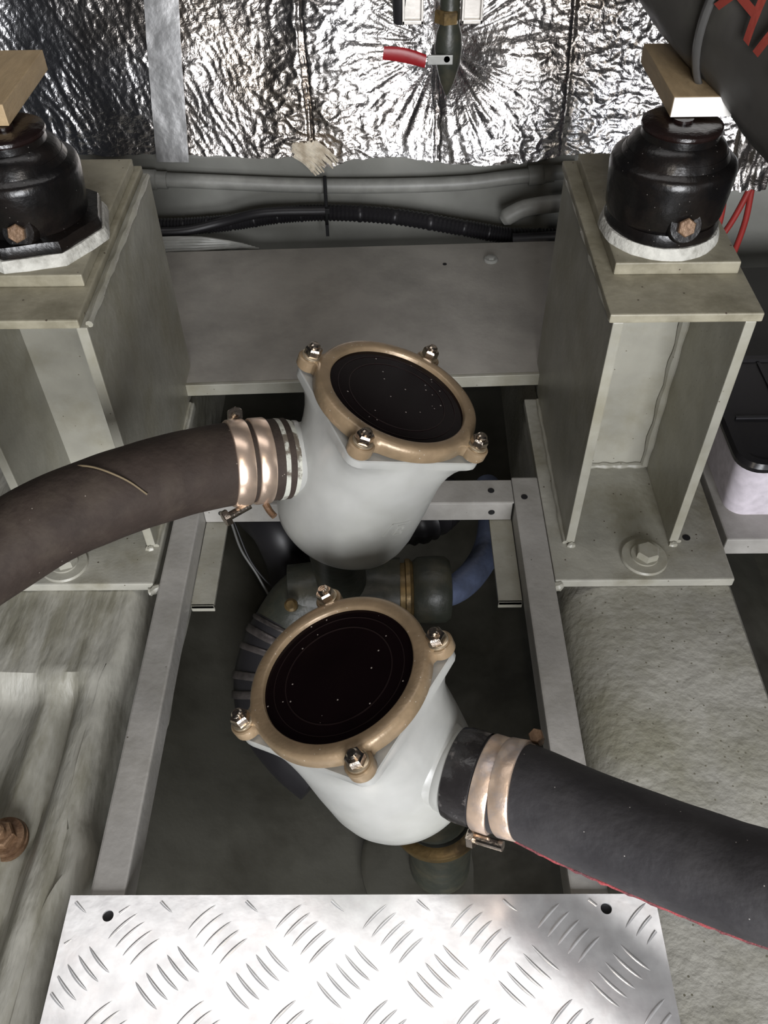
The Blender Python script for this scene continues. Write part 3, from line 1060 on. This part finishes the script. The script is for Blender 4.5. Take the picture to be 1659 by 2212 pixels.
def strainer(c, nrm, angs, port_dir, port_h, label, letters):
    c = Vector(c)
    F = frame(c, nrm, (1, 0, 0))          # local x right, y away, z out of the lid
    t = thing('sea_strainer', c - Vector(nrm).normalized() * 0.155, label, 'sea strainer', 'pair of raw water strainers in the well')
    k = 120
    AA = [radians(a) for a in angs]
    pr = poly_radius(AA, 0.0900, 0.012)
    rb = 0.0700

    def ring(h, mixf, rcirc, sc=1.0):
        out = []
        for j in range(k):
            a = 2 * pi * j / k
            r = (pr(a) * mixf + rcirc * (1 - mixf)) * sc
            out.append(F @ Vector((r * cos(a), r * sin(a), h)))
        return out
    mb = MB()
    rings_ = [ring(-0.0125, 1, 0, 0.985), ring(-0.0135, 1, 0), ring(-0.0200, 1, 0), ring(-0.0220, 0.90, rb),
              ring(-0.0260, 0.62, rb), ring(-0.0330, 0.38, rb), ring(-0.0430, 0.18, rb), ring(-0.0540, 0.06, rb), ring(-0.068, 0.0, rb)]
    for h, r in ((-0.10, 0.0705), (-0.136, 0.0700), (-0.150, 0.0680), (-0.160, 0.0645), (-0.167, 0.059), (-0.172, 0.050), (-0.175, 0.037), (-0.176, 0.02)):
        rings_.append(ring(h, 0, r))
    mb.loft(rings_)
    body = mb.build('body', M['strainer'], t, smooth=True, auto=radians(32))
    # port
    pd = Vector(port_dir).normalized()
    pc = F @ Vector((0, 0, port_h))
    mb = MB()
    mb.lathe([(0.0420, 0.040), (0.0390, 0.055), (0.0350, 0.062), (0.0335, 0.066), (0.0350, 0.0690), (0.0350, 0.0725), (0.0315, 0.0740),
              (0.0300, 0.0760), (0.0300, 0.084)], frame(pc, pd, (0, 0, 1)), 48)
    mb.build('hose_port', M['strainer'], body, smooth=True)
    # lid ring with lugs
    ri, ro = 0.0622, 0.0745
    mb = MB()
    k2 = 160

    def lug(a):
        g = 0.0
        for q in AA:
            d = (a - q + pi) % (2 * pi) - pi
            g = max(g, exp(-(d / 0.115) ** 4))
        return g

    def rring(base, h, lg):
        return [F @ Vector(((base + 0.0125 * lug(2 * pi * j / k2) * lg) * cos(2 * pi * j / k2),
                            (base + 0.0125 * lug(2 * pi * j / k2) * lg) * sin(2 * pi * j / k2), h)) for j in range(k2)]
    rs = [rring(ri, -0.009, 0), rring(ri, 0.0035, 0), rring(ri + 0.0008, 0.0044, 0), rring(ri + 0.0018, 0.0050, 0), rring(ro - 0.0035, 0.0050, 0),
          rring(ro - 0.0012, 0.0040, 0.0), rring(ro, 0.0010, 0.25), rring(ro, -0.0010, 1), rring(ro, -0.0085, 1), rring(ro - 0.002, -0.0105, 0.9), rring(ri + 0.002, -0.0105, 0)]
    mb.loft(rs + [rs[0]], True, False, False)
    mb.build('lid_ring', M['ring'], t, smooth=True, auto=radians(50))
    # glass
    mb = MB()
    mb.lathe([(0.0628, -0.004), (0.0628, 0.0005), (0.0, 0.0005)], F, 96, True, False)
    gl = mb.build('glass', M['glass'], t, smooth=True)
    mb = MB()
    r0, r1 = 0.0440, 0.0450
    for (ra, rb_) in ((r0, r1), (0.0540, 0.0547)):
        rs = [[F @ Vector((q * cos(2 * pi * j / 96), q * sin(2 * pi * j / 96), h)) for j in range(96)] for q, h in ((ra, 0.0005), (ra, 0.0009), (rb_, 0.0009), (rb_, 0.0005))]
        mb.loft(rs, True, False, False)
    mb.build('glass_moulding', M['glass_basket'], gl, smooth=True)
    # bolts
    for a in AA:
        bx = F @ Matrix.Translation((0.0822 * cos(a), 0.0822 * sin(a), 0.0))
        mb = MB()
        mb.lathe([(0.0100, -0.0105), (0.0112, -0.0085), (0.0112, -0.0005), (0.0100, 0.0005)], bx, 26)
        mb.build('lug_eye', M['ring'], t, smooth=True)
        mb = MB()
        mb.lathe([(0.0088, 0.0005), (0.0088, 0.0025), (0.0078, 0.0030)], bx, 26)
        w = mb.build('washer', M['washer'], t, smooth=True)
        mb = MB()
        hexprof(mb, bx @ Matrix.Rotation(random.uniform(0, 1), 4, 'Z'), 0.0077, 0.0030, 0.0105, 0.25)
        mb.lathe([(0.0045, 0.0100), (0.0045, 0.0130), (0.0032, 0.0142)], bx, 16)
        mb.build('hex_bolt', M['bolt'], t, smooth=True, auto=radians(22))
    # gasket line
    mb = MB()
    mb.lathe([(0.0680, -0.0130), (0.0680, -0.0100)], F, 64)
    mb.build('gasket', M['black_plastic'], t, smooth=True)
    if letters:
        # cast frame with a letter on the front of the body
        def on_body(a, h, off):
            return F @ Vector(((rb + off) * cos(a), (rb + off) * sin(a), h))
        a0, h0 = letters
        mb = MB()
        def stroke(p, q, n=5, w=0.0014):
            pts = [on_body(a0 + (p[0] + (q[0] - p[0]) * i / n) / rb, h0 + p[1] + (q[1] - p[1]) * i / n, 0.0001) for i in range(n + 1)]
            mb.tube(pts, w, 6, 1)
        stroke((-0.014, -0.007), (-0.010, 0.009))
        stroke((-0.010, 0.009), (0.010, 0.009))
        stroke((-0.004, -0.006), (-0.002, 0.006))
        for zz in (0.006, 0.000, -0.006):
            stroke((-0.003, zz), (0.004, zz))
        stroke((0.004, 0.006), (0.0055, 0.003))
        stroke((0.0055, 0.003), (0.004, 0.0))
        stroke((0.004, 0.0), (0.0055, -0.003))
        stroke((0.0055, -0.003), (0.004, -0.006))
        mb.build('cast_letter', M['strainer'], body, smooth=True)
    return t, F


S1C, S1N = (0.006, 0.590, 0.265), (0.352, 0.050, 0.935)
S2C, S2N = (-0.042, 0.366, 0.173), (-0.331, 0.060, 0.942)
strainer(S1C, S1N, (165, 67, -112, -28), (-0.0745, -0.0105, 0.018), -0.082,
         'upper pale grey sea strainer leaning right, hose leaving to the left', (radians(-58), -0.098))
strainer(S2C, S2N, (99, -162, -77, 7), (0.066, -0.0385, 0.007), -0.090,
         'lower pale grey sea strainer leaning left, hose leaving to the right', None)


# ================================================================== BIG HOSES
def along(P, d):
    """point and tangent at arc length d on polyline P"""
    acc = 0.0
    for i in range(len(P) - 1):
        L = (P[i + 1] - P[i]).length
        if acc + L >= d:
            f = (d - acc) / L
            return P[i].lerp(P[i + 1], f), (P[i + 1] - P[i]).normalized()
        acc += L
    return P[-1], (P[-1] - P[-2]).normalized()


def clamp_band(P, d0, w, r, name, m, parent, wob=0.0):
    mb = MB()
    c_, t_ = along(P, d0)
    mb.lathe([(r - 0.0012, 0), (r + 0.0008, 0.0003), (r + 0.0016, 0.0015), (r + 0.0016, w - 0.0015), (r + 0.0008, w - 0.0003), (r - 0.0012, w)],
             frame(c_, t_, (0, 0, 1)), 64, False, False)
    return mb.build(name, m, parent, smooth=True)


def clamp_screw(mb, pos, axis, ln=0.020, r=0.0052):
    F_ = frame(Vector(pos) - Vector(axis).normalized() * ln / 2, axis, (0.2, 0.3, 1))
    mb.lathe([(r * 0.62, 0), (r * 0.62, ln)], F_, 14)
    hexprof(mb, F_ @ Matrix.Translation((0, 0, ln - 0.001)), r * 1.25, 0, 0.006)


h1 = thing('rubber_hose', (-0.20, 0.50, 0.19), 'thick brown black rubber hose curving left from the upper strainer', 'hose', 'thick rubber hoses on the strainers')
H1P = [(-0.096, 0.575, 0.206), (-0.118, 0.567, 0.211), (-0.142, 0.558, 0.216), (-0.180, 0.542, 0.221), (-0.217, 0.524, 0.223), (-0.253, 0.506, 0.222),
       (-0.288, 0.486, 0.219), (-0.322, 0.462, 0.211), (-0.362, 0.433, 0.200), (-0.409, 0.400, 0.184), (-0.470, 0.365, 0.165), (-0.540, 0.335, 0.150)]
P1 = spline(H1P, 8)
mb = MB()
mb.tube(H1P, 0.0370, 56, 8, wob=0.012)
hb1 = mb.build('hose_wall', M['rubber'], h1, smooth=True)
# thin seam spiralling over the hose
mb = MB()
mb.tube([(-0.2682, 0.5205, 0.2505), (-0.2546, 0.5132, 0.2586), (-0.2413, 0.5081, 0.2612), (-0.2273, 0.503, 0.2597), (-0.213, 0.4992, 0.2532), (-0.2001, 0.4952, 0.2425)], 0.0008, 6, 6)
mb.build('seam_line', M['hose_seam'], hb1, smooth=True)
clamp_band(P1, 0.018, 0.0150, 0.0375, 'clamp_band', M['clamp'], h1)
clamp_band(P1, 0.0365, 0.0165, 0.0375, 'clamp_band', M['clamp'], h1)
mb = MB()
c_, tg = along(P1, 0.046)
upv = Vector((0, 0.75, 0.55)).normalized()
clamp_screw(mb, c_ + upv * 0.046, tg.cross(upv), 0.014, 0.0060)
mb.build('clamp_screw', M['bolt'], h1, smooth=True, auto=radians(25))
mb = MB()
dn = Vector((0.05, -0.62, -0.55)).normalized()
c_, tg = along(P1, 0.046)
clamp_screw(mb, c_ + dn * 0.0425, (tg * 0.9 + Vector((0, -0.25, -0.25))), 0.022, 0.0062)
mb.build('clamp_screw', M['bolt'], h1, smooth=True, auto=radians(25))
mb = MB()
c_, tg = along(P1, 0.022)
mb.tube([c_ + dn * 0.039, c_ + dn * 0.043 + Vector((0.004, -0.002, -0.002)), c_ + dn * 0.049 + Vector((0.008, -0.002, 0))], 0.0035, 8, 3, wob=0.3)
mb.build('clamp_tail', M['rust'], h1, smooth=True)
# sealant ring where hose meets port
mb = MB()
c_, tg = along(P1, 0.0)
mb.lathe([(0.0320, -0.0060), (0.0350, -0.0050), (0.0362, -0.001), (0.0372, 0.006), (0.0374, 0.010)], frame(c_, tg, (0, 0, 1)), 56, False, False)
mb.build('sealant_ring', M['sealant'], h1, smooth=True)

h2 = thing('rubber_hose', (0.16, 0.27, 0.06), 'thick charcoal rubber hose curving right from the lower strainer, red cord underneath', 'hose', 'thick rubber hoses on the strainers')
H2P = [(0.054, 0.322, 0.095), (0.065, 0.317, 0.097), (0.080, 0.310, 0.100), (0.104, 0.299, 0.108), (0.139, 0.277, 0.115), (0.183, 0.251, 0.127), (0.223, 0.227, 0.141),
       (0.249, 0.211, 0.154), (0.281, 0.195, 0.170), (0.330, 0.172, 0.190), (0.390, 0.150, 0.205), (0.460, 0.135, 0.210)]
P2 = spline(H2P, 8)
mb = MB()
mb.tube(H2P, 0.0365, 56, 8, wob=0.012)
hb2 = mb.build('hose_wall', M['rubber_blue'], h2, smooth=True)
clamp_band(P2, 0.020, 0.0150, 0.0370, 'clamp_band', M['clamp_dirty'], h2)
clamp_band(P2, 0.0385, 0.0160, 0.0370, 'clamp_band', M['clamp_dirty'], h2)
mb = MB()
c_, tg = along(P2, 0.0)
mb.lathe([(0.0330, -0.006), (0.0365, -0.004), (0.0378, 0.002), (0.0380, 0.012), (0.0376, 0.0185)], frame(c_, tg, (0, 0, 1)), 56, False, False)
mb.build('sealed_end', M['rubber_sealed'], h2, smooth=True)
mb = MB()
c_, tg = along(P2, 0.030)
dn = Vector((-0.15, -0.80, -0.45)).normalized()
clamp_screw(mb, c_ + dn * 0.0435, -tg, 0.024, 0.0066)
mb.build('clamp_screw', M['bolt'], h2, smooth=True, auto=radians(25))
mb = MB()
c_, tg = along(P2, 0.052)
upv = Vector((0.35, 0.80, 0.25)).normalized()
clamp_screw(mb, c_ + upv * 0.0425, tg.cross(upv), 0.012, 0.0050)
mb.build('clamp_screw', M['rust'], h2, smooth=True, auto=radians(25))
# red cord along the underside
mb = MB()
pts = []
for i in range(60):
    d = 0.058 + 0.230 * i / 59
    c_, tg = along(P2, d)
    w = Vector((0, -0.93, -0.36))
    w = (w - tg * w.dot(tg)).normalized()
    pts.append(c_ + w * 0.0362 + Vector((nz(d * 300, 1), nz(d * 300, 2), nz(d * 300, 3))) * 0.0010)
mb.tube(pts, lambda t: 0.0022 * (1 + 0.5 * nz(t * 60, 5)), 8, 1)
mb.build('red_cord', M['red_thread'], hb2, smooth=True)

# ================================================================== PIPEWORK DOWN IN THE WELL
tf = thing('bronze_tee', (-0.03, 0.66, -0.17), 'dark oily green bronze tee fitting below the upper strainer', 'pipe fitting')
mb = MB()
mb.tube([(-0.125, 0.655, -0.105), (-0.075, 0.660, -0.103), (-0.02, 0.662, -0.103), (0.010, 0.662, -0.103)], 0.040, 32, 5, wob=0.05)
mb.tube([(-0.060, 0.585, 0.115), (-0.062, 0.62, 0.03), (-0.060, 0.655, -0.08)], 0.030, 28, 5)
mb.tube([(-0.090, 0.662, -0.103), (-0.112, 0.650, -0.112), (-0.126, 0.636, -0.124), (-0.133, 0.626, -0.131)], 0.0400, 32, 6)
mb.build('tee_body', M['oily_bronze'], tf, smooth=True)
mb = MB()
mt_ = frame((0.006, 0.662, -0.103), (1, 0.02, 0), (0, 0, 1))
mb.lathe([(0.036, -0.004), (0.038, 0.0), (0.038, 0.003), (0.034, 0.004), (0.034, 0.010), (0.039, 0.011), (0.039, 0.016), (0.035, 0.020)], mt_, 36)
mb.build('brass_nut', M['brass'], tf, smooth=True)
mb = MB()
mb.lathe([(0.036, 0.020), (0.041, 0.026), (0.042, 0.045), (0.041, 0.060), (0.036, 0.066), (0.020, 0.068)], mt_, 36)
mb.build('end_cap', M['oily_bronze'], tf, smooth=True)
mb = MB()
mb.lathe([(0.008, 0), (0.008, 0.006), (0.005, 0.009)], frame((-0.118, 0.615, -0.070), (-0.1, -0.5, 0.9)), 14)
mb.build('plug', M['brass'], tf, smooth=True)

lh = thing('clamped_hose', (-0.17, 0.52, -0.22), 'black hose with several grey clamps half hidden behind the lower strainer lid', 'hose')
LP = [(-0.132, 0.628, -0.130), (-0.146, 0.604, -0.146), (-0.154, 0.572, -0.166), (-0.148, 0.540, -0.188), (-0.122, 0.508, -0.208), (-0.085, 0.480, -0.222)]
PL = spline(LP, 8)
mb = MB()
mb.tube(LP, 0.0405, 36, 8, wob=0.02)
mb.build('hose_wall', M['black_plastic'], lh, smooth=True)
for k, (d, w) in enumerate(((0.002, 0.006), (0.016, 0.010), (0.034, 0.008), (0.062, 0.010), (0.080, 0.010))):
    clamp_band(PL, d, w, 0.0410, 'clamp_band', M['old_clamp'], lh)

mb = MB()
mb.tube([(0.046, 0.668, -0.110), (0.074, 0.672, -0.118), (0.104, 0.703, -0.124), (0.128, 0.752, -0.128), (0.140, 0.820, -0.135), (0.142, 0.90, -0.16)], 0.0185, 24, 8)
tag(mb.build('blue_hose', M['blue_hose'], smooth=True), 'blue grey hose curving up from the bronze tee to the right rear', 'hose')
mb = MB()
mb.tube([(-0.020, 0.83, -0.15), (0.000, 0.795, -0.125), (0.040, 0.785, -0.110), (0.070, 0.82, -0.12), (0.078, 0.88, -0.16)],
        lambda t: 0.030 + 0.0015 * (1 if int(t * 50) % 2 else -1), 24, 10)
tag(mb.build('ribbed_hose', M['black_plastic'], smooth=True), 'black ribbed hose in the shade behind the upper strainer, right side', 'hose')
mb = MB()
mb.tube([(-0.21, 0.86, -0.12), (-0.175, 0.80, -0.10), (-0.150, 0.765, -0.095), (-0.135, 0.748, -0.13), (-0.13, 0.745, -0.18)], 0.036, 26, 8)
tag(mb.build('black_hose', M['black_plastic'], smooth=True), 'smooth black hose bending down behind the left of the upper strainer', 'hose')
mb = MB()
mb.tube([(-0.196, 0.715, -0.035), (-0.188, 0.705, -0.075), (-0.168, 0.690, -0.115), (-0.145, 0.655, -0.155), (-0.14, 0.60, -0.21)], 0.0016, 8, 8)
tag(mb.build('thin_wire', M['wire_grey'], smooth=True), 'thin grey wire dropping into the well beside the left support tab', 'wire')
mb = MB()
mb.tube([(-0.196, 0.725, -0.040), (-0.175, 0.700, -0.100), (-0.135, 0.68, -0.135), (-0.095, 0.68, -0.10), (-0.085, 0.69, -0.06)], 0.0014, 8, 8)
tag(mb.build('thin_wire', M['black'], smooth=True), 'thin black wire looping under the upper strainer from the left', 'wire')

# outlet and seacock ring under the lower strainer
sc_ = thing('seacock', (0.055, 0.38, -0.265), 'dark brown seacock with round flange low in the well beneath the lower strainer', 'seacock')
mb = MB()
mb.tube([(0.012, 0.360, 0.015), (0.030, 0.362, -0.04), (0.045, 0.370, -0.10), (0.052, 0.380, -0.25)], 0.034, 30, 6)
mb.build('stem_pipe', M['oily_bronze'], sc_, smooth=True)
mb = MB()
mb.lathe([(0.040, 0), (0.047, 0.002), (0.047, 0.010), (0.044, 0.012), (0.036, 0.012)], frame((0.043, 0.366, -0.085), (-0.10, -0.05, 1)), 48, False, False)
mb.build('collar_ring', M['brass'], sc_, smooth=True)
mb = MB()
mb.lathe([(0.086, 0), (0.088, 0.003), (0.088, 0.010), (0.083, 0.013), (0.030, 0.013)], frame((0.050, 0.385, -0.262), (0, 0, 1)), 60)
mb.build('hull_flange', M['bilge'], sc_, smooth=True)

# ================================================================== RUSTY BOLT ON THE LEFT BEARER
rbt = thing('rusty_bolt', (-0.350, 0.318, -0.030), 'rusty hex bolt with stacked washers on the left bearer at the photo edge', 'bolt')
mt_ = frame((-0.356, 0.322, -0.034), (0.06, -0.10, 1))
mb = MB()
mb.lathe([(0.0200, 0), (0.0205, 0.002), (0.0200, 0.005), (0.0160, 0.0055)], mt_, 40)
mb.build('washer', M['rust'], rbt, smooth=True)
mb = MB()
mb.lathe([(0.0175, 0.0055), (0.0180, 0.007), (0.0170, 0.011), (0.0120, 0.0115)], mt_ @ Matrix.Translation((0.001, 0.001, 0)), 40)
mb.build('washer', M['rust'], rbt, smooth=True)
mb = MB()
hexprof(mb, mt_, 0.0125, 0.0115, 0.0220)
mb.lathe([(0.0060, 0.022), (0.0060, 0.0300), (0.0045, 0.0310)], mt_, 18)
mb.build('bolt_head', M['rust'], rbt, smooth=True, auto=radians(22))

# ================================================================== WHITE TUB ON THE RIGHT
tb = thing('white_tub', (0.55, 0.79, -0.004), 'white plastic tub with a glossy black lid on the ledge right of the right bracket', 'tub')
def rrect(x0, x1, y0, y1, r, z, n=7):
    out = []
    for (cx_, cy_, a0) in ((x1 - r, y1 - r, 0), (x0 + r, y1 - r, 90), (x0 + r, y0 + r, 180), (x1 - r, y0 + r, 270)):
        for i in range(n + 1):
            a = radians(a0 + 90 * i / n)
            out.append((cx_ + r * cos(a), cy_ + r * sin(a), z))
    return out
mb = MB()
mb.loft([rrect(0.396, 0.70, 0.694, 0.872, 0.020, -0.004), rrect(0.392, 0.704, 0.690, 0.876, 0.022, 0.02), rrect(0.388, 0.708, 0.686, 0.878, 0.024, 0.078)])
mb.build('tub_body', M['tub_white'], tb, smooth=True)
mb = MB()
mb.loft([rrect(0.384, 0.712, 0.682, 0.882, 0.026, 0.076), rrect(0.383, 0.713, 0.681, 0.883, 0.026, 0.082), rrect(0.386, 0.710, 0.684, 0.880, 0.026, 0.087),
         rrect(0.394, 0.702, 0.692, 0.872, 0.022, 0.087), rrect(0.396, 0.700, 0.694, 0.870, 0.020, 0.084)])
mb.build('tub_lid', M['tub_lid'], tb, smooth=True)
mb = MB()
mb.box(0.40, 0.70, 0.762, 0.766, 0.0842, 0.0870)
mb.box(0.455, 0.459, 0.766, 0.868, 0.0842, 0.0862)
mb.build('lid_rib', M['black_plastic'], tb, bevel=0.0006)

# ================================================================== TREAD PLATE
tp = thing('tread_plate', (-0.03, 0.17, 0.0), 'bright aluminium tread plate floor panel with raised bars in the foreground', 'floor panel')
bm = bmesh.new()
x0, x1, y0, y1 = -0.2715, 0.2155, 0.060, 0.2590
outer = [bm.verts.new(p) for p in ((x0, y0, 0), (x1, y0, 0), (x1 + 0.001, y1, 0), (x0, y1 + 0.001, 0))]
edges = [bm.edges.new((outer[i], outer[(i + 1) % 4])) for i in range(4)]
HOLES = [(-0.2365, 0.2435), (0.1745, 0.2475)]
for (hx, hy) in HOLES:
    ring = [bm.verts.new((hx + 0.0046 * cos(2 * pi * i / 24), hy + 0.0046 * sin(2 * pi * i / 24), 0)) for i in range(24)]
    edges += [bm.edges.new((ring[i], ring[(i + 1) % 24])) for i in range(24)]
bmesh.ops.triangle_fill(bm, edges=edges, use_beauty=True, use_dissolve=False)
geo = bmesh.ops.extrude_face_region(bm, geom=list(bm.faces))
for v in [g for g in geo['geom'] if isinstance(g, bmesh.types.BMVert)]:
    v.co.z += 0.0026
vsp = [v.co + Vector((0, 0, 0.0006)) for v in bm.verts]
bm.verts.index_update()
fsp = [tuple(v.index for v in f.verts) for f in bm.faces]
bm.free()
MB().add(vsp, fsp).build('plate', M['alu'], tp)
mb = MB()
PT = 0.0712


def tread_bar(cx_, cy_, sgn):
    n = 9
    L = 0.0300
    d = Vector((0.72, sgn * 0.69, 0)).normalized()
    q = Vector((-d.y, d.x, 0))
    pts = []
    for i in range(n):
        t = i / (n - 1) * 2 - 1
        p = Vector((cx_, cy_, 0)) + d * (t * L / 2) + q * (0.0012 * (1 - t * t)) * sgn
        if not (x0 + 0.003 < p.x < x1 - 0.003 and y0 + 0.003 < p.y < y1 - 0.003):
            continue
        if any(hypot(p.x - hx, p.y - hy) < 0.007 for hx, hy in HOLES):
            if len(pts) < 3:
                pts = []
                continue
            break
        pts.append((p, t))
    if len(pts) < 3:
        return
    rs_ = []
    for p, t in pts:
        w = 0.0018 * sqrt(max(0.02, 1 - t * t))
        h = 0.0007 * sqrt(max(0.02, 1 - t * t))
        z_ = 0.0030
        rs_.append([p + q * w + Vector((0, 0, z_)), p + q * w * 0.35 + Vector((0, 0, z_ + h)), p - q * w * 0.35 + Vector((0, 0, z_ + h)), p - q * w + Vector((0, 0, z_))])
    mb.loft(rs_, False, False, False)


for i in range(-8, 4):
    for j in range(-4, 3):
        ax_, ay_ = 0.141 + i * PT, 0.229 + j * PT
        for k in range(-2, 3):
            tread_bar(ax_ + k * 0.0072, ay_ - k * 0.0065, 1)
            tread_bar(ax_ - PT / 2 + k * 0.0072, ay_ - PT / 2 + 0.004 + k * 0.0065, -1)
o = mb.build('tread_bars', M['alu'], tp, smooth=True)
o['kind'] = 'stuff'
for (hx, hy) in HOLES:
    mb = MB()
    mb.lathe([(0.0045, 0.00065), (0.0045, 0.0012)], frame((hx, hy, 0), (0, 0, 1)), 20)
    mb.build('screw_hole', M['black'], tp)

# print on the sleeve (added last)
me_ = MB().add(vs_, fs_)
me_.build('red_lettering', M['red_print'], sl)
